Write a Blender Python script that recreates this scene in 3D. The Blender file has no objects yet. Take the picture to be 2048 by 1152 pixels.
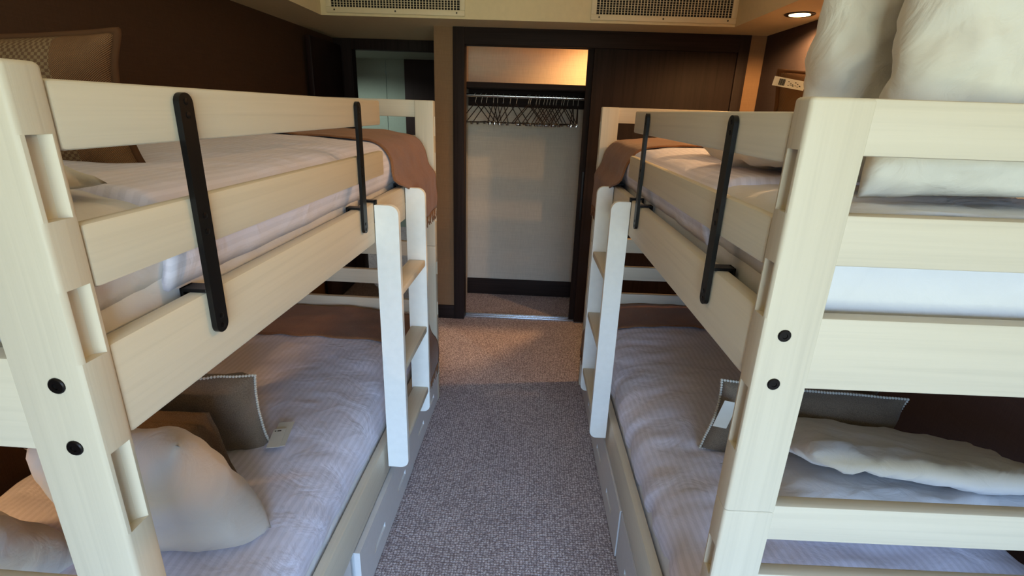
import bpy, bmesh, math, random
from mathutils import Vector, Matrix, noise

random.seed(7)
SC = bpy.context.scene
COL = SC.collection

def srgb(r, g, b):
    f = lambda c: (c / 12.92 if c <= 0.04045 else ((c + 0.055) / 1.055) ** 2.4)
    return (f(r / 255), f(g / 255), f(b / 255), 1.0)

# ------------------------------------------------------------------ camera
CAM_H = 1.6
YAW, PITCH, ROLL, FPX = -0.0304766, 0.3346869, 0.0345464, 1021.03
cy, sy, cp, sp = math.cos(YAW), math.sin(YAW), math.cos(PITCH), math.sin(PITCH)
fwd = Vector((sy * cp, cy * cp, -sp)); rgt = Vector((cy, -sy, 0)); upv = rgt.cross(fwd)
r2 = math.cos(ROLL) * rgt + math.sin(ROLL) * upv
u2 = -math.sin(ROLL) * rgt + math.cos(ROLL) * upv
cam = bpy.data.cameras.new('camera'); camo = bpy.data.objects.new('camera', cam); COL.objects.link(camo)
camo.matrix_world = Matrix(((r2.x, u2.x, -fwd.x, 0), (r2.y, u2.y, -fwd.y, 0), (r2.z, u2.z, -fwd.z, CAM_H), (0, 0, 0, 1)))
cam.sensor_fit = 'HORIZONTAL'; cam.sensor_width = 36.0; cam.lens = FPX * 36.0 / 2048.0
cam.clip_start = 0.02; cam.clip_end = 60
SC.camera = camo

# ------------------------------------------------------------------ world, daylight, exposure
world = bpy.data.worlds.new('world'); SC.world = world; world.use_nodes = True
wt = world.node_tree; wbg = wt.nodes['Background']
_tc = wt.nodes.new('ShaderNodeTexCoord'); _sx = wt.nodes.new('ShaderNodeSeparateXYZ'); _rp = wt.nodes.new('ShaderNodeValToRGB')
wt.links.new(_tc.outputs['Generated'], _sx.inputs['Vector'])
_mr = wt.nodes.new('ShaderNodeMapRange'); _mr.inputs['From Min'].default_value = -0.12; _mr.inputs['From Max'].default_value = 0.30
wt.links.new(_sx.outputs['Z'], _mr.inputs['Value']); wt.links.new(_mr.outputs['Result'], _rp.inputs['Fac'])
_rp.color_ramp.elements[0].color = (0.34, 0.38, 0.28, 1); _rp.color_ramp.elements[1].color = (0.35, 0.60, 1.0, 1)   # garden below, blue sky above
wt.links.new(_rp.outputs['Color'], wbg.inputs['Color']); wbg.inputs['Strength'].default_value = 21.5
SC.view_settings.view_transform = 'Standard'; SC.view_settings.look = 'None'
SC.view_settings.gamma = 1.0; SC.view_settings.exposure = 0.06
SC.view_settings.use_curve_mapping = False

def area(name, loc, target, sx, sy_, energy, color):
    l = bpy.data.lights.new(name, 'AREA'); l.shape = 'RECTANGLE'; l.size = sx; l.size_y = sy_
    l.energy = energy; l.color = color
    o = bpy.data.objects.new(name, l); COL.objects.link(o); o.location = loc
    d = (Vector(target) - Vector(loc)).normalized()
    o.rotation_euler = d.to_track_quat('-Z', 'Y').to_euler()
    return o
# the sky lights the room through the window behind the camera (portal)
_p = area('window_portal', (0.55, -2.06, 1.2), (0.55, 0.0, 1.2), 1.8, 1.8, 1, (1, 1, 1)); _p.data.cycles.is_portal = True
area('added_ceiling_fill', (-0.08, 1.4, 2.47), (-0.08, 1.4, 0), 2.2, 3.6, 6, (1.0, 0.82, 0.62))  # added soft warm fill below the tray ceiling, an invented source with no fixture

# ------------------------------------------------------------------ materials
MATS = {}
class NT:
    def __init__(s, name):
        m = bpy.data.materials.new(name); m.use_nodes = True
        s.m = m; s.t = m.node_tree; s.b = s.t.nodes['Principled BSDF']
        MATS[name] = m
    def n(s, typ, **kw):
        nd = s.t.nodes.new(typ)
        for k, v in kw.items():
            if k.startswith('i_'):
                nd.inputs[k[2:].replace('_', ' ')].default_value = v
            else: setattr(nd, k, v)
        return nd
    def l(s, a, ao, b, bi): s.t.links.new(a.outputs[ao], b.inputs[bi])
    def coords(s, scale=(1, 1, 1), kind='Object', rot=(0, 0, 0)):
        tc = s.n('ShaderNodeTexCoord'); mp = s.n('ShaderNodeMapping')
        mp.inputs['Scale'].default_value = scale; mp.inputs['Rotation'].default_value = rot
        s.l(tc, kind, mp, 'Vector'); return mp
    def ramp(s, src, so, stops):
        r = s.n('ShaderNodeValToRGB'); e = r.color_ramp.elements
        e[0].position, e[0].color = stops[0]; e[1].position, e[1].color = stops[-1]
        for p, c in stops[1:-1]:
            x = e.new(p); x.color = c
        s.l(src, so, r, 'Fac'); return r
    def bump(s, src, so, strength, dist=0.01, prev=None):
        b = s.n('ShaderNodeBump'); b.inputs['Strength'].default_value = strength; b.inputs['Distance'].default_value = dist
        s.l(src, so, b, 'Height')
        if prev: s.l(prev, 'Normal', b, 'Normal')
        s.l(b, 'Normal', s.b, 'Normal'); return b
def mul(c, k): return (min(c[0] * k, 1), min(c[1] * k, 1), min(c[2] * k, 1), 1)

def plain(name, col, rough=0.6, metal=0.0, spec=0.4):
    t = NT(name); t.b.inputs['Base Color'].default_value = col; t.b.inputs['Roughness'].default_value = rough
    t.b.inputs['Metallic'].default_value = metal; t.b.inputs['Specular IOR Level'].default_value = spec
    mp = t.coords((40, 40, 40)); ns = t.n('ShaderNodeTexNoise', i_Scale=1.0, i_Detail=3.0); t.l(mp, 'Vector', ns, 'Vector')
    r = t.ramp(ns, 'Fac', [(0.3, mul(col, 0.975)), (0.7, mul(col, 1.02))]); t.l(r, 'Color', t.b, 'Base Color')
    return t.m
def grained(name, col, axis, rough=0.5, contrast=0.045, bump=0.10, fine=90, spec=0.35):
    sc = [fine, fine, fine]; sc[axis] = 1.6
    t = NT(name); t.b.inputs['Roughness'].default_value = rough; t.b.inputs['Specular IOR Level'].default_value = spec
    mp = t.coords(tuple(sc))
    n1 = t.n('ShaderNodeTexNoise', i_Scale=1.0, i_Detail=4.0, i_Distortion=0.6); t.l(mp, 'Vector', n1, 'Vector')
    r = t.ramp(n1, 'Fac', [(0.30, mul(col, 1 - contrast * 1.4)), (0.5, col), (0.72, mul(col, 1 + contrast * 0.6))])
    t.l(r, 'Color', t.b, 'Base Color'); t.bump(n1, 'Fac', bump, 0.004); return t.m
CREAM = srgb(210, 198, 177)
grained('wood_x', CREAM, 0); grained('wood_y', CREAM, 1); grained('wood_z', CREAM, 2)
DARKW = srgb(46, 36, 33)
grained('dark_wood_x', DARKW, 0, 0.6, 0.2, 0.05, 60, 0.12); grained('dark_wood_z', DARKW, 2, 0.62, 0.2, 0.05, 60, 0.12)
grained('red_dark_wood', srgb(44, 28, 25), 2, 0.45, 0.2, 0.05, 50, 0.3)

def grasscloth(name, col, rough=0.85):
    t = NT(name); t.b.inputs['Roughness'].default_value = rough; t.b.inputs['Specular IOR Level'].default_value = 0.15
    mp = t.coords((6, 6, 320)); n1 = t.n('ShaderNodeTexNoise', i_Scale=1.0, i_Detail=3.0); t.l(mp, 'Vector', n1, 'Vector')
    mp2 = t.coords((260, 260, 14)); n2 = t.n('ShaderNodeTexNoise', i_Scale=1.0, i_Detail=2.0); t.l(mp2, 'Vector', n2, 'Vector')
    ad = t.n('ShaderNodeMath', operation='ADD'); t.l(n1, 'Fac', ad, 0); t.l(n2, 'Fac', ad, 1)
    r = t.ramp(ad, 'Value', [(0.75, mul(col, 0.82)), (1.0, col)]); r.color_ramp.elements[0].position = 0.35; r.color_ramp.elements[1].position = 0.75
    hf = t.n('ShaderNodeMath', operation='MULTIPLY'); hf.inputs[1].default_value = 0.5; t.l(ad, 'Value', hf, 0); t.l(hf, 'Value', r, 'Fac')
    t.l(r, 'Color', t.b, 'Base Color'); t.bump(ad, 'Value', 0.25, 0.003); return t.m
grasscloth('wall_dark', srgb(92, 66, 48)); grasscloth('wall_dark_daylit', srgb(78, 66, 66)); grasscloth('wall_tan', srgb(150, 118, 88)); grasscloth('wall_closet', srgb(214, 205, 190))
plain('plaster', srgb(222, 206, 168), 0.9, spec=0.1)
plain('plaster_under', srgb(196, 178, 150), 0.9, spec=0.1)
plain('corridor_panel', srgb(150, 160, 146), 0.7)
plain('grille_paint', srgb(220, 206, 172), 0.5)
plain('duct_dark', srgb(24, 22, 20), 0.9)
plain('black_metal', srgb(24, 23, 24), 0.38, 0.6, 0.5)
plain('bolt_metal', srgb(38, 34, 34), 0.35, 0.8, 0.5)
plain('chrome', srgb(205, 205, 208), 0.22, 1.0)
plain('hook_metal', srgb(214, 208, 200), 0.4, 0.6)
plain('white_paint', srgb(242, 240, 234), 0.5)
plain('drawer_paint', srgb(218, 213, 210), 0.45)
plain('white_piping', srgb(226, 222, 214), 0.8)
plain('tag_card', srgb(226, 222, 212), 0.6)
plain('tag_ink', srgb(40, 38, 38), 0.6)
plain('blue_label', srgb(44, 52, 110), 0.6)
plain('hanger_dark', srgb(46, 34, 28), 0.4)

def carpet():
    t = NT('carpet'); t.b.inputs['Roughness'].default_value = 0.95; t.b.inputs['Specular IOR Level'].default_value = 0.08
    mp = t.coords((1, 1, 1))
    v = t.n('ShaderNodeTexVoronoi', i_Scale=92.0, i_Randomness=0.45); t.l(mp, 'Vector', v, 'Vector')
    n = t.n('ShaderNodeTexNoise', i_Scale=260.0, i_Detail=2.0); t.l(mp, 'Vector', n, 'Vector')
    n2 = t.n('ShaderNodeTexNoise', i_Scale=5.0, i_Detail=3.0); t.l(mp, 'Vector', n2, 'Vector')
    a = t.n('ShaderNodeMath', operation='SUBTRACT'); t.l(n, 'Fac', a, 0)
    d = t.n('ShaderNodeMath', operation='MULTIPLY'); d.inputs[1].default_value = 0.75; t.l(v, 'Distance', d, 0); t.l(d, 'Value', a, 1)
    r = t.ramp(a, 'Value', [(0.0, srgb(142, 128, 130)), (0.24, srgb(202, 188, 190)), (0.5, srgb(255, 246, 246))])
    mx = t.n('ShaderNodeMixRGB', blend_type='MULTIPLY'); mx.inputs['Fac'].default_value = 0.35
    r2_ = t.ramp(n2, 'Fac', [(0.3, (0.7, 0.7, 0.7, 1)), (0.7, (1, 1, 1, 1))])
    t.l(r, 'Color', mx, 'Color1'); t.l(r2_, 'Color', mx, 'Color2'); t.l(mx, 'Color', t.b, 'Base Color')
    t.bump(a, 'Value', 0.8, 0.006)
carpet()

def cotton(name, col, stripe=0.0, pitch=0.02, rough=0.8, wr=0.35):
    t = NT(name); t.b.inputs['Roughness'].default_value = rough; t.b.inputs['Specular IOR Level'].default_value = 0.2
    t.b.inputs['Sheen Weight'].default_value = 0.15
    mp = t.coords((1, 1, 1)); n = t.n('ShaderNodeTexNoise', i_Scale=9.0, i_Detail=4.0, i_Distortion=1.2); t.l(mp, 'Vector', n, 'Vector')
    b1 = t.bump(n, 'Fac', wr, 0.02)
    mw = t.n('ShaderNodeTexNoise', i_Scale=700.0); t.l(mp, 'Vector', mw, 'Vector'); t.bump(mw, 'Fac', 0.1, 0.002, b1)
    if stripe:
        uv = t.n('ShaderNodeTexCoord'); sx = t.n('ShaderNodeSeparateXYZ'); t.l(uv, 'UV', sx, 'Vector')
        m1 = t.n('ShaderNodeMath', operation='MULTIPLY'); m1.inputs[1].default_value = 2 * math.pi / pitch; t.l(sx, 'X', m1, 0)
        m2 = t.n('ShaderNodeMath', operation='SINE'); t.l(m1, 'Value', m2, 0)
        m3 = t.n('ShaderNodeMath', operation='MULTIPLY_ADD'); m3.inputs[1].default_value = 2.2; m3.inputs[2].default_value = 0.5; m3.use_clamp = True; t.l(m2, 'Value', m3, 0)
        r = t.ramp(m3, 'Value', [(0.0, mul(col, 1 - stripe)), (1.0, mul(col, 1.03))]); t.l(r, 'Color', t.b, 'Base Color')
        rr = t.n('ShaderNodeMath', operation='MULTIPLY_ADD'); rr.inputs[1].default_value = -0.3; rr.inputs[2].default_value = 0.8
        t.l(m3, 'Value', rr, 0); t.l(rr, 'Value', t.b, 'Roughness')
    else:
        r = t.ramp(n, 'Fac', [(0.2, mul(col, 0.96)), (0.8, mul(col, 1.02))]); t.l(r, 'Color', t.b, 'Base Color')
    return t.m
cotton('duvet_stripe', srgb(224, 220, 236), 0.065, 0.022)
cotton('sheet_white', srgb(222, 220, 222)); cotton('pillow_white', srgb(216, 211, 202), wr=0.5)
cotton('pillow_stripe', srgb(214, 204, 194))

def weave(name, c1, c2, scale=420, rough=0.9):
    t = NT(name); t.b.inputs['Roughness'].default_value = rough; t.b.inputs['Specular IOR Level'].default_value = 0.12
    t.b.inputs['Sheen Weight'].default_value = 0.2
    mp = t.coords((1, 1, 1)); n = t.n('ShaderNodeTexNoise', i_Scale=float(scale), i_Detail=2.0); t.l(mp, 'Vector', n, 'Vector')
    n2 = t.n('ShaderNodeTexNoise', i_Scale=7.0, i_Detail=3.0); t.l(mp, 'Vector', n2, 'Vector')
    a = t.n('ShaderNodeMath', operation='MULTIPLY_ADD'); a.inputs[1].default_value = 0.5; t.l(n2, 'Fac', a, 0); t.l(n, 'Fac', a, 2)
    r = t.ramp(a, 'Value', [(0.5, c1), (0.95, c2)]); t.l(r, 'Color', t.b, 'Base Color')
    b1 = t.bump(n2, 'Fac', 0.3, 0.02); t.bump(n, 'Fac', 0.35, 0.003, b1); return t.m
weave('throw_brown', srgb(112, 74, 48), srgb(150, 104, 72)); weave('taupe_linen', srgb(104, 90, 76), srgb(140, 124, 106), 380)
weave('taupe_dark', srgb(104, 84, 66), srgb(136, 112, 88), 380)
weave('pompom_white', srgb(190, 184, 172), srgb(232, 228, 216), 200)

def tapestry():
    t = NT('woven_tapestry'); t.b.inputs['Roughness'].default_value = 0.92; t.b.inputs['Specular IOR Level'].default_value = 0.1
    tc = t.n('ShaderNodeTexCoord')
    mp = t.n('ShaderNodeMapping'); t.l(tc, 'UV', mp, 'Vector'); mp.inputs['Rotation'].default_value = (0, 0, 0.8)
    w = t.n('ShaderNodeTexWave', i_Scale=90.0, i_Distortion=1.0, i_Detail=1.0); t.l(mp, 'Vector', w, 'Vector')
    r = t.ramp(w, 'Fac', [(0.1, srgb(92, 62, 40)), (0.9, srgb(150, 112, 78))])
    # lighter block pattern down the middle
    sx = t.n('ShaderNodeSeparateXYZ'); t.l(tc, 'UV', sx, 'Vector')
    ck = t.n('ShaderNodeTexChecker', i_Scale=104.0); t.l(tc, 'UV', ck, 'Vector')
    ck.inputs['Color1'].default_value = srgb(146, 120, 88); ck.inputs['Color2'].default_value = srgb(114, 86, 62)
    ct = t.n('ShaderNodeMath', operation='SUBTRACT'); ct.inputs[1].default_value = 0.5; t.l(sx, 'X', ct, 0)
    ab = t.n('ShaderNodeMath', operation='ABSOLUTE'); t.l(ct, 'Value', ab, 0)
    lt = t.n('ShaderNodeMath', operation='LESS_THAN'); lt.inputs[1].default_value = 0.33; t.l(ab, 'Value', lt, 0)
    mx = t.n('ShaderNodeMixRGB'); t.l(lt, 'Value', mx, 'Fac'); t.l(r, 'Color', mx, 'Color1'); t.l(ck, 'Color', mx, 'Color2')
    n = t.n('ShaderNodeTexNoise', i_Scale=6.0, i_Detail=2.0); t.l(tc, 'UV', n, 'Vector')
    m2 = t.n('ShaderNodeMixRGB', blend_type='MULTIPLY'); m2.inputs['Fac'].default_value = 0.5
    rr = t.ramp(n, 'Fac', [(0.35, (0.55, 0.5, 0.48, 1)), (0.65, (1, 1, 1, 1))]); t.l(mx, 'Color', m2, 'Color1'); t.l(rr, 'Color', m2, 'Color2')
    t.l(m2, 'Color', t.b, 'Base Color'); t.bump(w, 'Fac', 0.5, 0.003)
tapestry()
def emissive(name, col, strength):
    t = NT(name); t.b.inputs['Base Color'].default_value = col; t.b.inputs['Emission Color'].default_value = col; t.b.inputs['Emission Strength'].default_value = strength
emissive('lamp_glow', (1.0, 0.62, 0.25, 1), 14.0)

# ------------------------------------------------------------------ mesh helpers
def link(name, me, mat, parent=None, smooth=True):
    o = bpy.data.objects.new(name, me); COL.objects.link(o)
    if mat and not me.materials: me.materials.append(MATS[mat])
    if parent: o.parent = parent
    return o
def obj(name, bm, mat, parent=None, smooth=False, angle=None):
    me = bpy.data.meshes.new(name)
    bm.normal_update(); bm.to_mesh(me); bm.free()
    if smooth:
        me.polygons.foreach_set('use_smooth', [True] * len(me.polygons))
        if angle: me.set_sharp_from_angle(angle=math.radians(angle))
    return link(name, me, mat, parent)
def tag(o, label, cat, group=None):
    o['label'] = label; o['category'] = cat
    if group: o['group'] = group
    return o
def struct(o): o['kind'] = 'structure'; return o
def empty(name, loc=(0, 0, 0), rz=0.0):
    o = bpy.data.objects.new(name, None); COL.objects.link(o); o.location = loc; o.rotation_euler = (0, 0, rz); o.empty_display_size = 0.05
    return o
def bx(bm, x0, x1, y0, y1, z0, z1, bev=0.0, seg=2):
    if x0 > x1: x0, x1 = x1, x0
    if y0 > y1: y0, y1 = y1, y0
    if z0 > z1: z0, z1 = z1, z0
    t = bmesh.new()
    vs = [t.verts.new(p) for p in ((x0, y0, z0), (x1, y0, z0), (x1, y1, z0), (x0, y1, z0), (x0, y0, z1), (x1, y0, z1), (x1, y1, z1), (x0, y1, z1))]
    for f in ((0, 3, 2, 1), (4, 5, 6, 7), (0, 1, 5, 4), (1, 2, 6, 5), (2, 3, 7, 6), (3, 0, 4, 7)): t.faces.new([vs[i] for i in f])
    if bev: bmesh.ops.bevel(t, geom=list(t.edges), offset=bev, segments=seg, affect='EDGES', profile=0.5, clamp_overlap=True)
    merge(bm, t)
def merge(bm, t):
    me = bpy.data.meshes.new('tmp'); t.to_mesh(me); t.free(); bm.from_mesh(me); bpy.data.meshes.remove(me)
def box(name, b, mat, parent=None, bev=0.0, seg=2):
    bm = bmesh.new(); bx(bm, *b, bev=bev, seg=seg)
    return obj(name, bm, mat, parent, smooth=bev > 0, angle=35 if bev else None)
def prism(bm, poly, z0, z1, top_round=0.0, axis='z'):
    """extrude a 2D outline; optional rounded top edge"""
    def P(a, b, c): return {'z': (a, b, c), 'y': (a, c, b), 'x': (c, a, b)}[axis]
    cx = sum(p[0] for p in poly) / len(poly); cyy = sum(p[1] for p in poly) / len(poly)
    levels = [(z0, 0.0)]
    if top_round:
        for k in range(5):
            a = k / 4 * math.pi / 2
            levels.append((z1 - top_round + top_round * math.sin(a), top_round * (1 - math.cos(a))))
    else: levels.append((z1, 0.0))
    rings = []
    w = max(abs(p[0] - cx) for p in poly); h = max(abs(p[1] - cyy) for p in poly)
    for z, ins in levels:
        rings.append([bm.verts.new(P(cx + (p[0] - cx) * (1 - ins / w), cyy + (p[1] - cyy) * (1 - ins / h), z)) for p in poly])
    n = len(poly); fs = []
    for a, b in zip(rings, rings[1:]):
        for i in range(n): fs.append(bm.faces.new((a[i], a[(i + 1) % n], b[(i + 1) % n], b[i])))
    fs.append(bm.faces.new(list(reversed(rings[0])))); fs.append(bm.faces.new(rings[-1]))
    bmesh.ops.recalc_face_normals(bm, faces=fs)
def rrect(x0, x1, y0, y1, r, n=4):
    if not isinstance(r, (tuple, list)): r = (r,) * 4
    pts = []
    for (cx, cyy, a0, rr) in ((x1, y1, 0, r[0]), (x0, y1, 90, r[1]), (x0, y0, 180, r[2]), (x1, y0, 270, r[3])):
        if rr <= 0: pts.append((cx, cyy)); continue
        ox = cx - rr if cx == x1 else cx + rr; oy = cyy - rr if cyy == y1 else cyy + rr
        for k in range(n + 1):
            a = math.radians(a0 + 90 * k / n); pts.append((ox + rr * math.cos(a), oy + rr * math.sin(a)))
    return pts
def tube(bm, pts, r, n=8, caps=True):
    pts = [Vector(p) for p in pts]; rings = []
    for i, p in enumerate(pts):
        d = (pts[min(i + 1, len(pts) - 1)] - pts[max(i - 1, 0)]).normalized()
        a = d.cross(Vector((0, 0, 1)));
        if a.length < 1e-3: a = d.cross(Vector((0, 1, 0)))
        a.normalize(); b = d.cross(a)
        rings.append([bm.verts.new(p + r * (math.cos(2 * math.pi * k / n) * a + math.sin(2 * math.pi * k / n) * b)) for k in range(n)])
    for A, B in zip(rings, rings[1:]):
        for k in range(n): bm.faces.new((A[k], A[(k + 1) % n], B[(k + 1) % n], B[k]))
    if caps: bm.faces.new(list(reversed(rings[0]))); bm.faces.new(rings[-1])
def lathe(bm, prof, c, n=24, axis='z'):
    rings = []
    for r, h in prof:
        ring = []
        for k in range(n):
            a = 2 * math.pi * k / n
            p = (r * math.cos(a), r * math.sin(a), h) if axis == 'z' else (r * math.cos(a), h, r * math.sin(a))
            ring.append(bm.verts.new((c[0] + p[0], c[1] + p[1], c[2] + p[2])))
        rings.append(ring)
    for A, B in zip(rings, rings[1:]):
        for k in range(n): bm.faces.new((A[k], A[(k + 1) % n], B[(k + 1) % n], B[k]))
    bm.faces.new(list(reversed(rings[0]))); bm.faces.new(rings[-1])
    bmesh.ops.recalc_face_normals(bm, faces=list(bm.faces))
def ball(bm, c, r, n=6, m=4):
    top = bm.verts.new((c[0], c[1], c[2] + r)); bot = bm.verts.new((c[0], c[1], c[2] - r)); rings = []
    for j in range(1, m):
        t = math.pi * j / m
        rings.append([bm.verts.new((c[0] + r * math.sin(t) * math.cos(2 * math.pi * k / n), c[1] + r * math.sin(t) * math.sin(2 * math.pi * k / n), c[2] + r * math.cos(t))) for k in range(n)])
    for k in range(n):
        bm.faces.new((top, rings[0][k], rings[0][(k + 1) % n])); bm.faces.new((bot, rings[-1][(k + 1) % n], rings[-1][k]))
    for A, B in zip(rings, rings[1:]):
        for k in range(n): bm.faces.new((A[k], B[k], B[(k + 1) % n], A[(k + 1) % n]))

# ------------------------------------------------------------------ the room
XL, XR, Z1, D = -1.692, 1.515, 2.119, 3.80          # side walls, soffit underside, closet wall
AY, YB = 4.59, -2.0                                 # back of the entry alcove, window wall behind the camera
CX0, CX1, CX3, CX4 = -0.574, -0.494, 1.338, 1.41    # closet casing
ZO = 2.013                                          # closet opening head
struct(box('floor', (XL - .1, XR + .1, YB - .1, 7.2, -0.06, 0.0), 'carpet'))
struct(box('wall_left', (XL - .1, XL, YB - .1, AY + .1, 0, 2.6), 'wall_dark'))
struct(box('wall_right', (XR, XR + .1, YB - .1, 4.55, 0, 2.6), 'wall_dark_daylit'))  # cooler copy of the dark wall covering, daylight tint put into its colour
bm = bmesh.new()                                    # tan strips either side of the closet, the wall return of the alcove, wall over the closet
bx(bm, -0.705, CX0 + .02, D, D + .12, 0, 2.6); bx(bm, CX4 - .02, XR, D, D + .12, 0, 2.6)
bx(bm, CX0 + .02, CX4 - .02, D, D + .10, ZO + .02, 2.6)
bx(bm, -0.705, -0.60, D + .12, AY + .1, 0, 2.6)
struct(obj('wall_back', bm, 'wall_tan'))
bm = bmesh.new()                                    # closet interior shell
bx(bm, -0.60, XR, 4.42, 4.52, 0, 2.6); bx(bm, -0.60, -0.545, D + .12, 4.42, 0, 2.6)
struct(obj('wall_closet', bm, 'wall_closet'))
struct(box('ceiling_closet', (-0.6, XR, D + .10, 4.5, 2.37, 2.5), 'plaster'))
# window wall behind the camera, with an opening
bm = bmesh.new()
WX0, WX1, WZ0, WZ1 = -0.35, 1.45, 0.30, 2.10
bx(bm, XL, WX0, YB - .1, YB, 0, 2.6); bx(bm, WX1, XR, YB - .1, YB, 0, 2.6); bx(bm, WX0, WX1, YB - .1, YB, 0, WZ0); bx(bm, WX0, WX1, YB - .1, YB, WZ1, 2.6)
struct(obj('wall_front', bm, 'wall_tan'))
bm = bmesh.new()
for x in (WX0, (WX0 + WX1) / 2 - .02, WX1 - .04): bx(bm, x, x + .04, YB - .09, YB - .05, WZ0, WZ1, .004)
for z in (WZ0, WZ1 - .04): bx(bm, WX0, WX1, YB - .09, YB - .05, z, z + .04, .004)
struct(obj('window_1', bm, 'dark_wood_x'))
struct(box('ceiling', (XL - .1, XR + .1, YB - .1, D, 2.5, 2.56), 'plaster'))
# dropped soffit round the tray: back (with alcove), left, right
SY = 3.487
bm = bmesh.new()
bx(bm, XL, XR, SY, D, Z1, 2.5); bx(bm, XL, -0.705, D, AY + .1, Z1, 2.5)
bx(bm, XL, -1.345, YB, SY, Z1, 2.5); bx(bm, 1.186, XR, YB, SY, Z1, 2.5)
struct(obj('ceiling_soffit', bm, 'plaster'))
# closet casing and head
bm = bmesh.new()
bx(bm, CX0, CX1, D - .015, D + .11, 0, Z1, .003); bx(bm, CX3, CX4, D - .015, D + .11, 0, Z1, .003)
struct(obj('trim_1', bm, 'dark_wood_z', smooth=True, angle=35))
struct(box('trim_2', (CX1, CX3, D - .015, D + .02, ZO, Z1), 'dark_wood_x', bev=.003))
struct(box('trim_3', (CX1, CX3, D + .045, D + .06, ZO - .004, ZO + .05), 'dark_wood_x'))
# sliding leaves: a frame and panel each
def leaf(name, x0, x1, y0, y1, pull):
    o = struct(box(name, (x0, x1, y0, y1, 0.012, ZO + .02), 'dark_wood_z', bev=.002))
    if pull:
        bm = bmesh.new(); bx(bm, x0 + .022, x0 + .036, y0 - .002, y0 + .004, .83, 1.19, .001)
        obj('door_pull', bm, 'bolt_metal', o)
    return o
leaf('door_1', 0.388, 1.345, D + .006, D + .038, False)
leaf('door_2', 0.350, 1.30, D + .055, D + .087, True)
bm = bmesh.new()                                    # metal floor track with three ribs
bx(bm, CX1, CX3, D + .02, D + .105, 0, .004)
for y in (.022, .06, .098): bx(bm, CX1, CX3, D + y, D + y + .007, .004, .012, .001)
struct(obj('trim_4', bm, 'chrome'))
# baseboards
struct(box('baseboard_closet', (-0.545, XR, 4.405, 4.42, 0, .147), 'dark_wood_x', bev=.002))
bm = bmesh.new(); bx(bm, -0.717, CX0, D - .012, D, 0, .112, .002); bx(bm, CX4, XR, D - .012, D, 0, .112, .002)
struct(obj('baseboard_back', bm, 'dark_wood_x', smooth=True, angle=35))
struct(box('baseboard_left', (XL, XL + .012, YB, 3.9, 0, .112), 'dark_wood_x', bev=.002))
struct(box('baseboard_right', (XR - .012, XR, YB, D, 0, .112), 'dark_wood_x', bev=.002))
# entry alcove: dark casing, corridor beyond
bm = bmesh.new()
bx(bm, XL, -1.539, AY, AY + .1, 0, Z1, .002); bx(bm, -0.78, -0.70, AY, AY + .1, 0, Z1, .002); bx(bm, -1.539, -0.78, AY, AY + .1, 2.037, Z1, .002)
struct(obj('trim_5', bm, 'dark_wood_z', smooth=True, angle=35))
bm = bmesh.new()
bx(bm, -3.0, -1.925, 7.0, 7.1, 0, 2.3); bx(bm, -1.919, -1.66, 7.003, 7.1, 0, 2.3)
struct(obj('wall_corridor', bm, 'corridor_panel'))
struct(box('wall_corridor_right', (-1.66, -0.5, 6.9, 7.1, 0, 2.3), 'red_dark_wood'))  # dark wood panel; its colour also carries the light falling off rightward
bm = bmesh.new(); bx(bm, -3.0, XL, AY + .1, 7.1, 2.16, 2.25); bx(bm, XL, -0.5, AY + .1, 7.1, 2.16, 2.25)
struct(obj('ceiling_corridor', bm, 'corridor_panel'))
bm = bmesh.new(); bx(bm, -0.6, -0.5, AY + .1, 7.0, 0, 2.2); bx(bm, -3.0, -2.95, AY, 7.1, 0, 2.2); bx(bm, -3.0, XL - .1, AY, AY + .1, 0, 2.2)
struct(obj('wall_corridor_side', bm, 'wall_dark'))
struct(box('floor_corridor', (-3.0, XL - .1, AY, 7.1, -0.06, 0), 'carpet'))
# entry door leaf folded back against the left wall
dl = struct(box('door_3', (XL + .03, XL + .07, 3.96, AY - .02, 0.01, 2.06), 'red_dark_wood', bev=.003))
bm = bmesh.new(); tube(bm, [(XL + .07, 4.03, 1.0), (XL + .115, 4.03, 1.0), (XL + .115, 4.14, 1.0)], .009); obj('door_handle', bm, 'bolt_metal', dl, True)

# ------------------------------------------------------------------ lamps of the room
def spot(name, loc, energy, color, radius, parent=None, angle=150, blend=.6):
    l = bpy.data.lights.new(name, 'SPOT'); l.energy = energy; l.color = color; l.shadow_soft_size = radius; l.spot_size = math.radians(angle); l.spot_blend = blend
    o = bpy.data.objects.new(name, l); COL.objects.link(o); o.location = loc
    if parent: o.parent = parent
    return o
def downlight(loc, label, energy, color, angle=165, blend=.5, tilt=(0, 0)):
    t = empty('recessed_downlight', loc)
    bm = bmesh.new()
    lathe(bm, [(.052, .0), (.074, .0), (.074, -.004), (.068, -.007), (.052, -.004)], (0, 0, 0)); obj('trim_ring', bm, 'bolt_metal', t, True, 40)
    bm = bmesh.new(); lathe(bm, [(.051, -.006), (.051, -.002), (.03, -.001)], (0, 0, 0)); obj('lens', bm, 'lamp_glow', t, True, 40)
    _l = spot('downlight_lamp', (0, 0, -.02), energy, color, .03, t, angle, blend)
    _l.rotation_euler = (tilt[0], tilt[1], 0)
    tag(t, label, 'downlight'); return t
WARM = (1.0, 0.56, 0.22)
downlight((1.348, 3.019, Z1), 'glowing warm recessed downlight in soffit above right bunk bed', 48, WARM, 170, .3)
downlight((1.348, 1.62, Z1), 'warm recessed downlight in the right soffit above the pillows, outside the frame', 42, WARM, 170, .3)
downlight((0.475, 4.06, 2.37), 'warm downlight inside the closet ceiling, hidden above the shelf', 100, (1.0, .52, .19), 165, .75, (-.33, -.13))
# corridor lamp, further left than the doorway shows
downlight((-2.3, 5.9, 2.16), 'small downlight in the corridor ceiling beyond the doorway', 60, (0.85, 1.0, 0.95))

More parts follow.
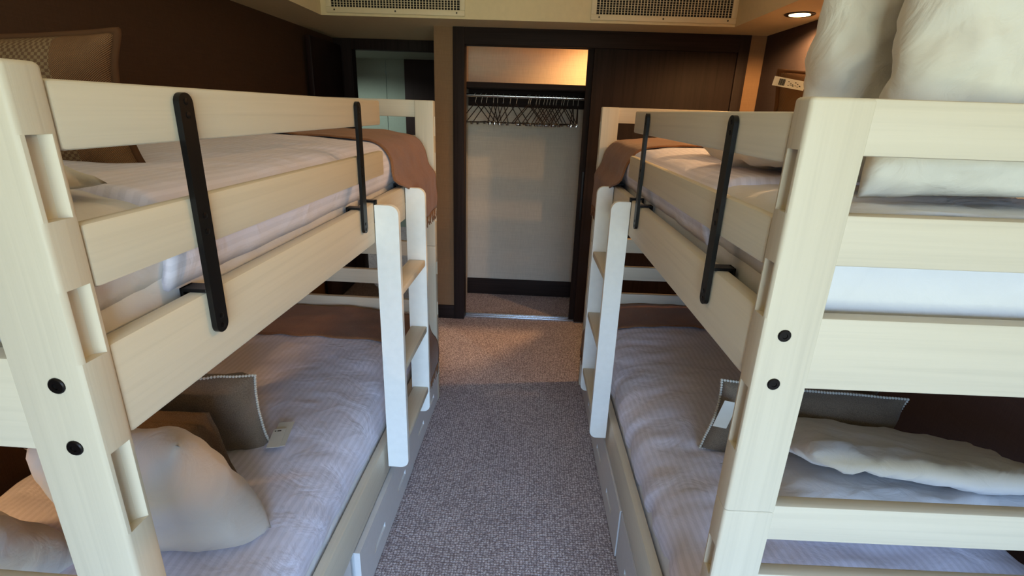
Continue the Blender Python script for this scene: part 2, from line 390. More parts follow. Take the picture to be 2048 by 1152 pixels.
def grille(x0, x1, label):
    """return-air grille on the soffit face"""
    t = empty('air_grille', ((x0 + x1) / 2, SY, 2.134)); w = (x1 - x0) / 2; H = .30; b = .032
    bm = bmesh.new()
    bx(bm, -w, w, -.010, 0, 0, b, .002); bx(bm, -w, w, -.010, 0, H - b, H, .002); bx(bm, -w, -w + b, -.010, 0, b, H - b, .002); bx(bm, w - b, w, -.010, 0, b, H - b, .002)
    obj('grille_frame', bm, 'grille_paint', t, True, 35)
    box('backing', (-w + b, w - b, -.0022, -.0012, b, H - b), 'duct_dark', t)
    m = bmesh.new(); bx(m, -.0022, .0022, -.009, -.0035, b, H - b)
    me = bpy.data.meshes.new('blade'); m.to_mesh(me); m.free()
    n = int((2 * w - 2 * b) / .0185); 
    for i in range(1, n):
        o = link('blade', me, 'grille_paint', t); o.location.x = -w + b + i * (2 * w - 2 * b) / n
    bm = bmesh.new()
    k = int((H - 2 * b) / .013)
    for i in range(1, k): z = b + i * (H - 2 * b) / k; bx(bm, -w + b, w - b, -.0035, -.0025, z - .001, z + .001)
    o = obj('cross_bars', bm, 'grille_paint', t); o['kind'] = 'stuff'
    for x in (-w + .05, 0, w - .05):
        bm = bmesh.new(); lathe(bm, [(.005, -.0100), (.005, -.0112), (.003, -.012)], (x, 0, .016), 8, 'y'); obj('screw', bm, 'hanger_dark', t, True)
    tag(t, label, 'air vent')
grille(-1.308, -0.452, 'cream air grille with thin vertical blades, left of the two on the soffit')
grille(0.315, 1.186, 'cream air grille with thin vertical blades, right of the two on the soffit')

# ------------------------------------------------------------------ closet fittings
t = empty('closet_shelf', (0.45, 4.2, 1.75))
box('shelf_board', (-0.99, 1.06, -.25, .22, 0, .036), 'dark_wood_x', t, .002)
box('wall_cleat', (-0.99, 1.06, .195, .218, -.125, 0), 'dark_wood_x', t, .002)
tag(t, 'black wooden closet shelf running above the hanging rod', 'shelf')
bm = bmesh.new(); tube(bm, [(-0.545, 4.11, 1.70), (0.4, 4.11, 1.70), (XR - .02, 4.11, 1.70)], .0125, 12)
r = empty('closet_rod', (-.545, 4.11, 1.70)); o = obj('rod', bm, 'chrome', r, True, 60); o.location = (.545, -4.11, -1.70)
for x in (-0.545, XR - .02):
    bm = bmesh.new(); lathe(bm, [(.026, 0), (.026, .004), (.016, .006), (.016, .02)], (0, 0, 0), 16, 'z'); 
    o = obj('rod_flange', bm, 'chrome', r, True, 40); o.location = (x + .545, 0, 0); o.rotation_euler = (0, math.pi / 2 if x < 0 else -math.pi / 2, 0)
tag(r, 'chrome hanging rod below the black closet shelf', 'rod')

def hanger_master():
    t = empty('clothes_hanger')
    bm = bmesh.new()
    pts = [(0, 0, -.055)] + [(0, 0, -.02)] + [(.018 * math.sin(a), 0, .0 - .018 * math.cos(a) + .0) for a in [x * math.pi / 8 for x in range(2, 13)]]
    pts = [(0, 0, -.055), (0, 0, -.035), (0.006, 0, -.026)] + [(.0165 * math.cos(a), 0, .0165 * math.sin(a)) for a in [(-60 + 24 * i) * math.pi / 180 for i in range(0, 11)]]
    tube(bm, pts, .0021, 6); obj('hook', bm, 'hook_metal', t, True)
    for s in (-1, 1):
        bm = bmesh.new(); tube(bm, [(0, 0, -.052), (s * .02, 0, -.062), (s * .16, 0, -.165), (s * .185, 0, -.185)], .0035, 6); obj('arm', bm, 'hanger_dark', t, True)
    bm = bmesh.new(); tube(bm, [(-.185, 0, -.187), (0, 0, -.187), (.185, 0, -.187)], .0042, 6); obj('bar', bm, 'hanger_dark', t, True)
    for s in (-1, 1):
        bm = bmesh.new(); bx(bm, s * .12 - .011, s * .12 + .011, -.008, .008, -.204, -.180, .002); obj('clip', bm, 'chrome', t, True, 35)
    return t
def copy_tree(o, parent=None):
    c = o.copy(); COL.objects.link(c); c.parent = parent
    for ch in list(o.children): copy_tree(ch, c)
    return c
HG = hanger_master()
hx = [-.451, -.406, -.368, -.315, -.284, -.24, -.188, -.14, -.05, -.036, .009, .032, .067, .09, .112, .139, .16, .2, .216, .245, .289, .325]
ha = [58, 60, 64, 82, 84, 80, 66, 60, 52, 53, 58, 60, 62, 62, 62, 62, 60, 58, 58, 60, 82, 84]
for i, (x, a) in enumerate(zip(hx, ha)):
    h = HG if i == 0 else copy_tree(HG)
    h.location = (x, 4.11, 1.696); h.rotation_euler = (0, 0, math.radians(a))
    tag(h, 'slim dark clothes hanger with chrome hook on the closet rod', 'hanger', 'clothes hangers on the closet rod')

# ------------------------------------------------------------------ bunk beds
W, L, PT, PW = 1.05, 2.10, 0.048, 0.09
SEAM, ZT = 0.919, 1.632
N_UP = [(1.045, 1.171), (1.300, 1.390), (1.469, 1.560)]
N_LO = [(0.150, 0.260), (0.520, 0.600), (0.755, 0.828)]
def post_mesh(s, u0, u1, v0, v1, z0, z1, notches, face_u, top_r):
    """post with finger pockets routed into the long face at face_u (aisle or wall side)"""
    bm = bmesh.new()
    full = rrect(u0, u1, v0, v1, (.0015, .007, .007, .0015) if face_u == u0 else (.007, .0015, .0015, .007), 3)
    d = .013; a, b = v0 + .008, v1 - .010
    if face_u == u0:
        e = u0; i_ = e + d; ins = [(e, b + .001), (i_ - .007, b - .003), (i_ - .002, b - .006), (i_, b - .010), (i_, a), (e, a)]
        cut = full[:8] + ins + full[8:]
    else:
        e = u1; i_ = e - d; ins = [(e, a), (i_, a), (i_, b - .010), (i_ + .002, b - .006), (i_ + .007, b - .003), (e, b + .001)]
        cut = full + ins
    zs = [z0]
    for n0, n1 in notches: zs += [n0, n1]
    zs.append(z1)
    for i in range(len(zs) - 1):
        last = i == len(zs) - 2
        poly = cut if i % 2 else full
        prism(bm, [(s * p[0], p[1]) for p in poly], zs[i], zs[i + 1], top_r if last else 0.0)
    return bm
def bolt(parent, s, u, v, z, ydir=-1):
    bm = bmesh.new(); lathe(bm, [(.0105, 0), (.0105, ydir * .0015), (.0092, ydir * .0028), (.0045, ydir * .0028), (.0040, ydir * .0012)], (s * u, v, z), 20, 'y')
    return obj('bolt', bm, 'bolt_metal', parent, True, 35)
def make_bunk(side, loc, ang, label):
    s = -1 if side == 'L' else 1
    t = empty('bunk_bed', loc, ang)
    B = lambda u0, u1, v0, v1, z0, z1: (s * u0, s * u1, v0, v1, z0, z1)
    for (u0, u1, fu) in ((0, PW, 0), (W - PW, W, W)):
        for (v0, v1) in ((0, PT), (L - PT, L)):
            obj('post', post_mesh(s, u0, u1, v0, v1, SEAM + .0015, ZT, N_UP, fu, .006), 'wood_z', t, True, 30)
            obj('post', post_mesh(s, u0, u1, v0, v1, 0, SEAM, N_LO, fu, .004), 'wood_z', t, True, 30)
    rails = [(1.554, 1.632), (1.390, 1.469), (1.176, 1.304), (.854, .933), (.690, .769), (.530, .605)]
    for (v0, v1) in ((.001, .031), (L - .031, L - .001)):
        for z0, z1 in rails: box('end_rail', B(PW - .005, W - PW + .005, v0, v1, z0, z1), 'wood_x', t, .004)
    for (u0, u1) in ((.002, .034), (W - .034, W - .002)):
        box('side_rail', B(u0, u1, PT - .001, L - PT + .001, 1.174, 1.306), 'wood_y', t, .007)
        box('side_rail', B(u0 + (.010 if u0 < .5 else -.010), u1 + (.010 if u0 < .5 else -.010), PT - .001, L - PT + .001, .236, .378), 'wood_y', t, .006)
    for z in (1.180, .24): box('platform', B(.036, W - .036, .05, L - .05, z, z + .016), 'wood_y', t)
    for z in (1.272, 1.184):
        bolt(t, s, .036, 0, z); bolt(t, s, W - .036, 0, z)
    # three storage drawers with finger slots
    for i, (v0, v1) in enumerate(((.055, .738), (.748, 1.448), (1.458, 2.045))):
        off = {'L': (.026, -.003, .0), 'R': (.012, .008, .010)}[side][i]
        bm = bmesh.new(); u0, u1 = off, off + .020
        zs0, zs1 = .083, .108; mid = (v0 + v1) / 2; c = (v1 - v0) * .215; hw = .062
        slots = [(mid - c - hw, mid - c + hw), (mid + c - hw, mid + c + hw)]
        bx(bm, *B(u0, u1, v0, v1, .012, zs0)); bx(bm, *B(u0, u1, v0, v1, zs1, .226))
        bx(bm, *B(u0, u1, v0, slots[0][0], zs0, zs1)); bx(bm, *B(u0, u1, slots[0][1], slots[1][0], zs0, zs1)); bx(bm, *B(u0, u1, slots[1][1], v1, zs0, zs1))
        d = obj('drawer', bm, 'drawer_paint', t)
        bm = bmesh.new(); bx(bm, *B(u1 + .0005, u1 + .5, v0 + .02, v1 - .02, .02, .205)); obj('drawer_box', bm, 'drawer_paint', d)
        for q0, q1 in slots:
            bm = bmesh.new(); bx(bm, *B(u0 + .004, u1, q0, q1, zs0 + .0005, zs0 + .004)); obj('slot_highlight', bm, 'white_paint', d)  # whiter strip paints the highlight on the lit slot bottom
    tag(t, label, 'bunk bed'); t['side'] = side
    return t, s
def guard(side, loc, ang, lens, bars, label):
    s = -1 if side == 'L' else 1
    dz = 0 if side == 'L' else -.004
    t = empty('guard_rail', loc, ang)
    B = lambda u0, u1, v0, v1, z0, z1: (s * u0, s * u1, v0, v1, z0 + dz, z1 + dz)
    box('plank', B(.001, .023, PT + .001, lens[0], 1.541, 1.616), 'wood_y', t, .006)
    box('plank', B(.001, .023, PT + .001, lens[1], 1.380, 1.459), 'wood_y', t, .006)
    for v in bars:
        bm = bmesh.new(); poly = rrect(v - .0155, v + .0155, 1.234 + dz, 1.609 + dz, .0145, 5)
        prism(bm, poly, min(s * -.0095, s * -.0005), max(s * -.0095, s * -.0005), 0, 'x')
        b = obj('bar', bm, 'black_metal', t, True, 30)
        bm = bmesh.new(); bx(bm, *B(-.0005, .044, v - .0155, v + .0155, 1.3065 - dz, 1.3125 - dz), bev=.001); bx(bm, *B(.038, .044, v - .0155, v + .0155, 1.285, 1.3125 - dz), bev=.001)
        obj('hook_bracket', bm, 'black_metal', b)
        for z in (1.597, 1.578, 1.43, 1.405, 1.262, 1.245):
            bm = bmesh.new(); lathe(bm, [(.0048, 0), (.0048, .001), (.002, .0016)], (0, 0, 0), 10)
            o = obj('screw', bm, 'bolt_metal', b, True, 40); o.location = (s * -.0095, v, z + dz); o.rotation_euler = (0, s * -math.pi / 2, 0)
    tag(t, label, 'guard rail'); return t
def ladder(side, loc, ang, label):
    s = -1 if side == 'L' else 1
    wd = .078 if side == 'L' else .070
    t = empty('bunk_ladder', loc, ang)
    ys = (1.096, 1.483); th = .022
    for v in ys:
        bm = bmesh.new(); a, b = sorted((s * -.0005, s * -wd))
        rr = .030; r = (rr, .002, .002, rr) if s < 0 else (.002, rr, rr, .002)
        prism(bm, rrect(a, b, .293, 1.300, r, 6), v, v + th, 0, 'y')
        st = obj('stringer', bm, 'white_paint', t, True, 30)
        bm = bmesh.new(); bx(bm, s * -.004, s * .0016, v + th * .1, v + th * .9, 1.24, 1.314); bx(bm, s * -.004, s * .046, v + th * .1, v + th * .9, 1.3075, 1.314); bx(bm, s * .041, s * .046, v + th * .1, v + th * .9, 1.28, 1.3075)
        obj('hook', bm, 'black_metal', t)
    for z in (1.010, .715, .420):
        box('rung', (s * -.006, s * -(wd - .004), ys[0] + th, ys[1], z - .026, z), 'wood_y', t, .004)
    tag(t, label, 'ladder'); return t
AL, AR = -0.0168278, 0.0153517
def wpt(x, y, a): return (x * math.cos(a) - y * math.sin(a), x * math.sin(a) + y * math.cos(a), 0.0)
LOC = {'L': wpt(-.527, .505, AL), 'R': wpt(.393, .762, AR)}; ANG = {'L': AL, 'R': AR}
BED = {}
BED['L'], _ = make_bunk('L', LOC['L'], AL, 'cream wooden bunk bed along the dark left wall')
BED['R'], _ = make_bunk('R', LOC['R'], AR, 'cream wooden bunk bed with open end rails nearest the camera on the right')
guard('L', LOC['L'], AL, (1.213, 1.226), (.253, .985), 'two-plank cream guard rail with black straps on the left upper bunk')
guard('R', LOC['R'], AR, (1.195, 1.21), (.252, .968), 'two-plank cream guard rail with black straps on the right upper bunk')
ladder('L', LOC['L'], AL, 'white three-rung ladder hooked on the left bunk bed')
ladder('R', LOC['R'], AR, 'white three-rung ladder hooked on the right bunk bed')

def at(side, u, v, z):
    s = -1 if side == 'L' else 1
    a = ANG[side]; x, y = s * u, v; l = LOC[side]
    return Vector((l[0] + x * math.cos(a) - y * math.sin(a), l[1] + x * math.sin(a) + y * math.cos(a), z))

# ------------------------------------------------------------------ bedding
def fnoise(x, y, z, f, o=3): return noise.fractal(Vector((x * f, y * f, z * f)), 0.7, 2.0, o)
def resample(ctrl, step):
    """Catmull-Rom through control points, then equal arc steps"""
    P = [Vector((c[0], c[1])) for c in ctrl]; P = [2 * P[0] - P[1]] + P + [2 * P[-1] - P[-2]]; d = []
    for i in range(1, len(P) - 2):
        for k in range(12):
            t = k / 12; a, b, c, e = P[i - 1], P[i], P[i + 1], P[i + 2]
            d.append(0.5 * ((2 * b) + (c - a) * t + (2 * a - 5 * b + 4 * c - e) * t * t + (3 * b - a - 3 * c + e) * t ** 3))
    d.append(P[-2]); acc = [0]
    for a, b in zip(d, d[1:]): acc.append(acc[-1] + (b - a).length)
    n = max(3, int(acc[-1] / step)); out = []; j = 0
    for i in range(n + 1):
        s = acc[-1] * i / n
        while j < len(acc) - 2 and acc[j + 1] < s: j += 1
        f = (s - acc[j]) / max(acc[j + 1] - acc[j], 1e-9); p = d[j].lerp(d[j + 1], f); out.append((p.x, p.y, s))
    return out
def sheet(name, side, ctrl, v0, v1, mat, thick=.010, step=.018, vstep=.02, amp=.006, freq=5.0, seed=0, e0=0.0, e1=0.0, ztop=None, edge_wob=0.0, stretch=(1, 1), parent=None, hang=None):
    s = -1 if side == 'L' else 1
    path = resample(ctrl, step); n = len(path); nv = int((v1 - v0) / vstep)
    bm = bmesh.new(); uvl = bm.loops.layers.uv.new('UVMap'); rows = []; uvs = {}
    for j in range(nv + 1):
        row = []
        for i, (u, z, sl) in enumerate(path):
            a = path[max(i - 1, 0)]; b = path[min(i + 1, n - 1)]
            tx, tz = b[0] - a[0], b[1] - a[1]; q = math.hypot(tx, tz) or 1; nx, nz = -tz / q, tx / q
            f = j / nv
            w0 = edge_wob * fnoise(sl, seed * 3.1, 0, 3.0); w1 = edge_wob * fnoise(sl, seed * 3.1 + 9, 0, 3.0)
            if hang:                                    # the hanging part starts further along than the part on top
                kk = min(1, max(0, (hang[0] - z) / .05)) if u < .3 else 0
                w0 = w0 * (1 - kk) + (hang[1] - v0) * kk
            v = v0 + w0 + (v1 + w1 - v0 - w0) * f
            h = amp * (fnoise(sl * stretch[0] + seed * 7.3, v * stretch[1], seed, freq) + 0.5 * fnoise(sl * stretch[0] + seed * 2.3, v * stretch[1] + 4, seed + 5, freq * 2.3, 2))
            z2 = z + nz * h; u2_ = u + nx * h
            for (dist, r) in ((v - v0, e0), (v1 - v, e1)):
                if r and dist < r:
                    z2 -= (r * (1 - math.sqrt(max(0, 1 - ((r - max(dist, 0)) / r) ** 2)))) * (1 if ztop is None else min(1, max(0, (z2 - ztop) / r)))
            vt = bm.verts.new((s * u2_, v, z2)); row.append(vt); uvs[vt] = (sl, v)
        rows.append(row)
    for j in range(nv):
        for i in range(n - 1):
            q = (rows[j][i], rows[j][i + 1], rows[j + 1][i + 1], rows[j + 1][i]); f = bm.faces.new(q if s > 0 else tuple(reversed(q)))
            for lp in f.loops: lp[uvl].uv = uvs[lp.vert]
    o = obj(name, bm, mat, parent, True)
    if not parent: o.location = LOC[side]; o.rotation_euler = (0, 0, ANG[side])
    md = o.modifiers.new('thickness', 'SOLIDIFY'); md.thickness = thick; md.offset = -1 if s < 0 else -1
    return o
def mattress(side, z0, z1, label):
    s = -1 if side == 'L' else 1
    bm = bmesh.new(); bx(bm, s * .052, s * (W - .052), .055, L - .055, z0, z1, .045, 4)
    o = obj('mattress', bm, 'sheet_white', None, True, 50); o.location = LOC[side]; o.rotation_euler = (0, 0, ANG[side]); tag(o, label, 'mattress'); return o
mattress('L', 1.197, 1.425, 'white sheeted mattress on the left upper bunk'); mattress('R', 1.197, 1.425, 'white sheeted mattress on the right upper bunk')
mattress('L', .258, .470, 'white sheeted mattress on the left lower bunk'); mattress('R', .258, .470, 'white sheeted mattress on the right lower bunk')
# upper duvets: tucked between mattress and side rail, gently crowned
up = [(.046, 1.315), (.030, 1.37), (.036, 1.42), (.075, 1.462), (.16, 1.476), (.35, 1.484), (.6, 1.486), (.85, 1.48), (.97, 1.465), (1.012, 1.42), (1.016, 1.36), (1.006, 1.32)]
o = sheet('duvet', 'L', up, .215, 1.97, 'duvet_stripe', .012, amp=.006, freq=3.5, seed=1, e0=.03, e1=.05, ztop=1.40); tag(o, 'white striped duvet on the left upper bunk', 'duvet')
o = sheet('duvet', 'R', up, .42, 1.97, 'duvet_stripe', .012, amp=.006, freq=3.5, seed=2, e0=.03, e1=.05, ztop=1.40); tag(o, 'white striped duvet on the right upper bunk', 'duvet')
fs = [(.050, 1.33), (.040, 1.38), (.050, 1.425), (.085, 1.452), (.16, 1.462), (.35, 1.466), (.6, 1.466), (.85, 1.46), (.97, 1.445), (1.004, 1.40), (1.008, 1.36)]
o = sheet('flat_sheet', 'L', fs, .056, .26, 'sheet_white', .006, amp=.005, freq=6, seed=21); tag(o, 'smooth white sheet at the head of the left upper bunk', 'sheet')
o = sheet('flat_sheet', 'R', fs, .056, .46, 'sheet_white', .006, amp=.005, freq=6, seed=22); tag(o, 'smooth white sheet at the head of the right upper bunk', 'sheet')
lo = [(.060, .375), (.045, .42), (.060, .478), (.115, .518), (.22, .536), (.4, .548), (.6, .550), (.82, .542), (.95, .52), (1.0, .47), (1.004, .41), (.99, .38)]
o = sheet('duvet', 'L', lo, .16, 2.03, 'duvet_stripe', .012, amp=.006, freq=3.5, seed=3, e0=.03, e1=.05, ztop=.45, stretch=(1, 1.3)); tag(o, 'white striped duvet on the left lower bunk', 'duvet')
o = sheet('duvet', 'R', lo, .14, 2.03, 'duvet_stripe', .012, amp=.011, freq=4, seed=4, e0=.03, e1=.05, ztop=.45, stretch=(.6, 1.8)); tag(o, 'rumpled white striped duvet on the right lower bunk', 'duvet')
# throws across the foot of each bed
def throw(side, ctrl, v0, v1, seed, label, fringe_z, fu, hang=None):
    o = sheet('throw_blanket', side, ctrl, v0, v1, 'throw_brown', .006, amp=.006, freq=4, seed=seed, edge_wob=.03, vstep=.02, hang=hang); tag(o, label, 'throw blanket')
    s = -1 if side == 'L' else 1; bm = bmesh.new(); v = (hang[1] if hang else v0 + .02) + .01
    while v < v1 - .02:
        a = random.uniform(-.006, .006)
        tube(bm, [(s * fu, v, fringe_z + .006), (s * (fu + random.uniform(-.004, .004)), v + a, fringe_z - .02), (s * (fu + random.uniform(-.006, .006)), v + 1.5 * a, fringe_z - .045)], .0017, 5)
        v += random.uniform(.008, .014)
    f = obj('fringe', bm, 'throw_brown', o, True); f['kind'] = 'stuff'
    return o
tu = [(-.026, 1.135), (-.024, 1.22), (-.020, 1.30), (.010, 1.35), (.026, 1.42), (.072, 1.470), (.16, 1.486), (.35, 1.494), (.6, 1.496), (.85, 1.49), (.975, 1.475), (1.024, 1.43), (1.022, 1.33)]
throw('L', tu, 1.40, 1.975, 11, 'brown throw over the foot of the left upper bunk', 1.135, -.026, (1.335, 1.512))
throw('R', tu, 1.37, 1.985, 12, 'brown throw over the foot of the right upper bunk', 1.135, -.026, (1.335, 1.512))
tl = [(-.012, .26), (-.010, .33), (.004, .392), (.030, .43), (.052, .49), (.11, .529), (.22, .547), (.4, .559), (.6, .561), (.82, .553), (.955, .53), (1.008, .48), (1.01, .42)]
throw('L', tl, 1.66, 2.04, 13, 'brown throw over the foot of the left lower bunk', .26, -.012)
throw('R', tl, 1.72, 2.04, 14, 'brown throw over the foot of the right lower bunk', .26, -.012)

# ------------------------------------------------------------------ pillows and cushions
def cushion(name, w, h, t, mat, M, seed=0, c=.05, p=4, q=.55, wr=.006, n=30, flange=0.0, mat2=None, trim=None, sag=0.0):
    """closed pillow mesh in its own XY plane, thickness along Z; M places it"""
    bm = bmesh.new(); uvl = bm.loops.layers.uv.new('UVMap'); g = {}; uvs = {}
    for sgn in (1, -1):
        for j in range(n + 1):
            for i in range(n + 1):
                edge = i in (0, n) or j in (0, n)
                if edge and sgn < 0: g[(sgn, i, j)] = g[(1, i, j)]; continue
                a = -math.cos(math.pi * i / n) * .35 + (2 * i / n - 1) * .65; b = -math.cos(math.pi * j / n) * .35 + (2 * j / n - 1) * .65
                x = w / 2 * a * (1 - c * (1 - b * b)); y = h / 2 * b * (1 - c * (1 - a * a))
                fa, fb = a, b
                if flange:
                    fa = max(-1, min(1, x / (w / 2 - flange))); fb = max(-1, min(1, y / (h / 2 - flange)))
                th = t / 2 * (max(0, 1 - abs(fa) ** p) * max(0, 1 - abs(fb) ** p)) ** q
                rim = 1 - min(1 - abs(a), 1 - abs(b))
                k = wr * fnoise(x + seed * 3.7, y + seed, sgn * 2 + seed, 7.0) * (0.5 + rim) + wr * .8 * fnoise(x * 3 + seed, y * 3, seed, 9.0, 2) * rim ** 3
                z = 0 if edge else sgn * (th + .0025 + k * (0.2 + 0.8 * min(1, th / (t * .25))))
                z += sag * (1 - a * a) * (1 - b * b) + wr * 1.5 * fnoise(x * .7 + seed * 5, y * .7, 3, 6.0) * rim ** 2
                vt = bm.verts.new((x, y, z)); g[(sgn, i, j)] = vt; uvs[vt] = (x / w + .5, y / w + .5)
    for sgn in (1, -1):
        for j in range(n):
            for i in range(n):
                qd = [g[(sgn, i, j)], g[(sgn, i + 1, j)], g[(sgn, i + 1, j + 1)], g[(sgn, i, j + 1)]]
                f = bm.faces.new(qd if sgn > 0 else qd[::-1])
                for lp in f.loops: lp[uvl].uv = uvs[lp.vert]
    rim_pts = [g[(1, i, 0)].co.copy() for i in range(n)] + [g[(1, n, j)].co.copy() for j in range(n)] + [g[(1, n - i, n)].co.copy() for i in range(n)] + [g[(1, 0, n - j)].co.copy() for j in range(n)]
    o = obj(name, bm, mat, None, True); o.matrix_world = M
    if trim == 'pompom':
        bm = bmesh.new(); cl = rim_pts + [rim_pts[0]]; nxt = 0.0; acc = 0.0
        for a, b in zip(cl, cl[1:]):
            d = (b - a).length
            while nxt < acc + d:
                p_ = a.lerp(b, (nxt - acc) / d); out = p_.copy(); out.z = 0; out.normalize(); ball(bm, p_ + out * .002, .0048); nxt += .0092
            acc += d
        x = obj('pompom_trim', bm, 'pompom_white', o, True); x['kind'] = 'stuff'
    elif trim:
        bm = bmesh.new(); tube(bm, rim_pts + [rim_pts[0], rim_pts[1]], trim[0], 6, False); obj('piping', bm, trim[1], o, True)
    if flange:
        for sg in (1, -1):
            bm = bmesh.new(); fw, fh = w / 2 - flange, h / 2 - flange
            pts = []
            for (x0, y0), (x1, y1) in (((-fw, -fh), (fw, -fh)), ((fw, -fh), (fw, fh)), ((fw, fh), (-fw, fh)), ((-fw, fh), (-fw, -fh))):
                for k in range(10): pts.append((x0 + (x1 - x0) * k / 10, y0 + (y1 - y0) * k / 10, sg * .0065))
            tube(bm, pts + pts[:2], .003, 5, False); obj('stitched_seam', bm, mat, o, True)
    return o
def place(side, u, v, z, xdir, ydir):
    """matrix: width axis and height axis given as (u, v, z) directions in the bed's own frame"""
    s = -1 if side == 'L' else 1; a = ANG[side]
    def D3(d): x, y = s * d[0], d[1]; return Vector((x * math.cos(a) - y * math.sin(a), x * math.sin(a) + y * math.cos(a), d[2]))
    X = D3(xdir).normalized(); Y = D3(ydir); Y = (Y - X * Y.dot(X)).normalized(); Z = X.cross(Y); P = at(side, u, v, z)
    return Matrix(((X.x, Y.x, Z.x, P.x), (X.y, Y.y, Z.y, P.y), (X.z, Y.z, Z.z, P.z), (0, 0, 0, 1)))
def card(name, w, h, M, parent=None, mat='tag_card'):
    bm = bmesh.new(); bx(bm, -w / 2, w / 2, -h / 2, h / 2, -.0006, .0006); o = obj(name, bm, mat, parent); o.matrix_local = M; return o

# left upper: tapestry cushion standing, white pillow beside it
o = cushion('woven_cushion', .54, .27, .13, 'woven_tapestry', place('L', .515, .455, 1.572, (-1, .10, .02), (.16, -.12, 1)), 1, .12, trim=(.007, 'woven_tapestry'), wr=.012); tag(o, 'brown woven tapestry cushion standing on the left upper bunk', 'cushion')
o = cushion('bed_pillow', .56, .20, .05, 'pillow_white', place('L', .385, .125, 1.488, (1, .05, 0), (0, 1, .0)), 2, .05, wr=.012); tag(o, 'white pillow lying under the tapestry cushion, left upper bunk', 'pillow')
# left lower
o = cushion('bed_pillow', .34, .45, .19, 'pillow_stripe', place('L', .325, .425, .722, (1, 0, -.10), (.22, -.50, 1)), 3, .07, wr=.006); tag(o, 'plump pale pillow leaning at the head of the left lower bunk', 'pillow')
o = cushion('flanged_cushion', .46, .31, .13, 'taupe_dark', place('L', .53, .635, .685, (1, .0, 0), (0, -.30, 1)), 4, .01, flange=.045); tag(o, 'taupe cushion with wide stitched border on the left lower bunk', 'cushion')
o = cushion('pompom_cushion', .46, .30, .13, 'taupe_linen', place('L', .535, .800, .675, (-1, .22, 0.0), (.05, -.20, 1)), 5, .07, trim='pompom', wr=.010); tag(o, 'taupe cushion with white pompom trim on the left lower bunk', 'cushion')
lp = o
o = cushion('bed_pillow', .46, .36, .16, 'pillow_white', place('L', .76, .30, .625, (1, 0, 0), (0, -.7, 1)), 17, .06, wr=.012); tag(o, 'white pillow lit yellow by the wall lamp, left lower bunk', 'pillow')
# right upper: two big upright pillows, brown cushions behind
o = cushion('bed_pillow', .64, .60, .15, 'pillow_white', place('R', .51, .155, 1.775, (1, 0, 0), (.0, .02, 1)), 7, .04, wr=.020, n=48); tag(o, 'big white pillow standing nearest the camera on right upper bunk', 'pillow')
o = cushion('bed_pillow', .66, .60, .15, 'pillow_white', place('R', .475, .33, 1.775, (1, 0, 0), (.03, .02, 1)), 8, .04, wr=.020, n=48); tag(o, 'white pillow standing second from the camera, right upper bunk', 'pillow')
o = cushion('bed_pillow', .60, .34, .11, 'pillow_white', place('R', .41, .575, 1.535, (1, .05, 0), (0, 1, -.02)), 9, .05, wr=.014); tag(o, 'white pillow lying flat behind the standing pillows, right upper bunk', 'pillow')
o = cushion('brown_cushion', .46, .24, .12, 'woven_tapestry', place('R', .49, .72, 1.60, (1, .05, 0), (0, -.06, 1)), 10, .07, trim=(.006, 'woven_tapestry')); tag(o, 'dark brown cushion carrying a white price tag, right upper bunk', 'cushion')
pc = o
o = cushion('brown_cushion', .42, .28, .08, 'woven_tapestry', place('R', .40, .96, 1.530, (1, .30, 0), (-.3, 1, 0)), 12, .07, trim=(.005, 'woven_tapestry')); tag(o, 'brown cushion lying flat with one corner showing, right upper bunk', 'cushion')
# right lower: pillows, pompom cushions
o = cushion('bed_pillow', .70, .40, .10, 'sheet_white', place('R', .615, .42, .640, (1, 0, 0), (0, -.94, .34)), 13, .05, wr=.011, q=.5); tag(o, 'rumpled white pillow against the end rail, right lower bunk', 'pillow')
o = cushion('bed_pillow', .72, .42, .075, 'sheet_white', place('R', .655, .45, .745, (1, 0, -.12), (0, -.94, .34)), 14, .05, wr=.011, q=.5); tag(o, 'second white pillow stacked on the rumpled one, right lower bunk', 'pillow')
o = cushion('pompom_cushion', .58, .28, .13, 'taupe_linen', place('R', .540, .690, .662, (1, -.03, -.06), (.36, -.12, 1)), 15, .05, trim='pompom'); tag(o, 'taupe cushion with white pompom trim and hanging card, right lower bunk', 'cushion')
rp = o
o = cushion('pompom_cushion', .50, .30, .12, 'taupe_linen', place('R', .64, .84, .690, (1, .05, 0), (.1, -.12, 1)), 16, .07, trim='pompom'); tag(o, 'taupe pompom cushion behind the front cushion, right lower bunk', 'cushion')

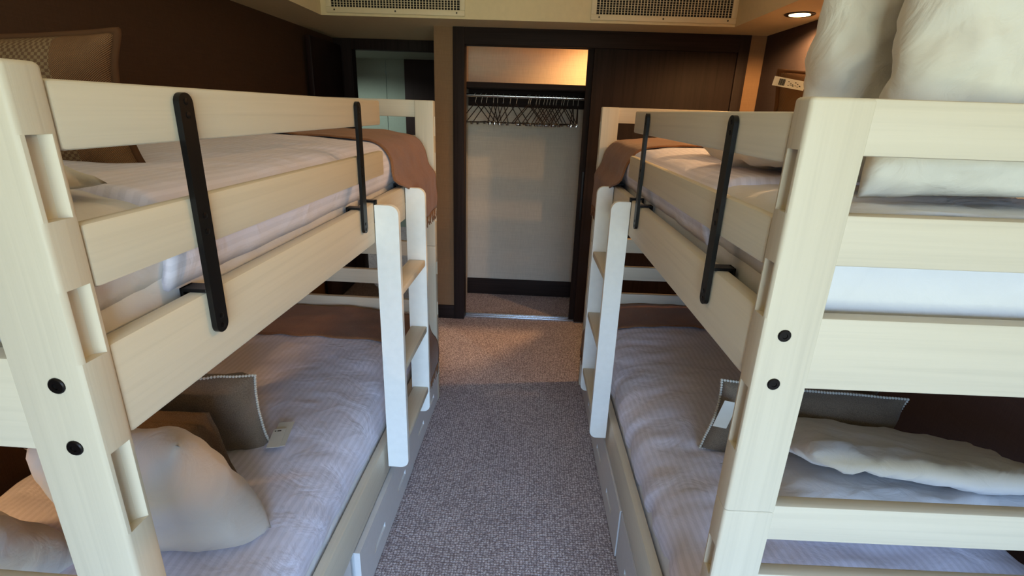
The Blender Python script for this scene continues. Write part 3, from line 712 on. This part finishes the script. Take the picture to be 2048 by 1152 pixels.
# ------------------------------------------------------------------ tags
def tag_thing(name, side, u, v, z, xd, yd, w, h, label, ink, cords=()):
    t = empty(name); t.matrix_world = place(side, u, v, z, xd, yd)
    card('card', w, h, Matrix.Identity(4), t)
    for (x, y, iw, ih) in ink:
        c = card('print', iw, ih, Matrix.Translation((x, y, .0007 )), t, 'tag_ink')
    return tag(t, label, 'tag')
tag_thing('swing_tag', 'L', .283, .885, .566, (.22, .97, .0), (1, -.22, .0), .135, .050, 'cream swing tag lying on the left lower duvet', [])
t2 = tag_thing('swing_tag', 'L', .285, .855, .571, (.22, .97, .04), (1, -.22, .0), .095, .040, 'smaller white card lying over the cream swing tag', [(.036, .0, .004, .012), (.036, .012, .004, .004)])
tag_thing('swing_tag', 'R', .258, .615, .735, (1, 0, -.18), (.0, -.10, 1), .044, .10, 'white swing tag standing beside the right near post', [])
ink = [(-.026 + .0018 * i, 0, .0008 if i % 3 else .0014, .015) for i in range(9)] + [(-.002 + .006 * i, .004 - .003 * (i % 3), .003, .0018) for i in range(6)] + [(-.001 + .006 * i, -.005 + .002 * (i % 2), .004, .0012) for i in range(6)]
tag_thing('price_tag', 'R', .275, .66, 1.688, (1, 0, -.14), (.1, -.05, 1), .082, .022, 'white price tag with barcode on the brown cushion', ink)
bm = bmesh.new(); bx(bm, -.004, .004, -.016, .016, -.001, .001); x = obj('sewn_label', bm, 'blue_label', lp); x.location = (.206, .07, .006); x.rotation_euler = (0, .2, .5)

# ------------------------------------------------------------------ reading lamp on the left wall by the lower bunk pillow
rl = empty('wall_reading_lamp', (XL, .64, 1.02))
bm = bmesh.new(); lathe(bm, [(.035, 0), (.035, .012), (.028, .016), (.008, .018)], (0, 0, 0), 20); o = obj('back_plate', bm, 'bolt_metal', rl, True, 40); o.rotation_euler = (0, math.pi / 2, 0)
bm = bmesh.new(); tube(bm, [(.014, 0, 0), (.05, 0, .01), (.075, 0, .0)], .006); obj('arm', bm, 'bolt_metal', rl, True)
bm = bmesh.new(); lathe(bm, [(.018, .03), (.022, .028), (.036, -.035), (.033, -.035), (.017, .026)], (.08, 0, 0), 20); obj('lamp_shade', bm, 'bolt_metal', rl, True, 40)
bm = bmesh.new(); ball(bm, (.08, 0, -.012), .014, 10, 8); obj('bulb', bm, 'lamp_glow', rl, True)
l = bpy.data.lights.new('reading_lamp', 'POINT'); l.energy = 12.0; l.color = WARM; l.shadow_soft_size = .02
lo_ = bpy.data.objects.new('reading_lamp', l); COL.objects.link(lo_); lo_.parent = rl; lo_.location = (.08, 0, -.030)
tag(rl, 'small bronze reading lamp on the left wall below upper bunk', 'wall lamp')
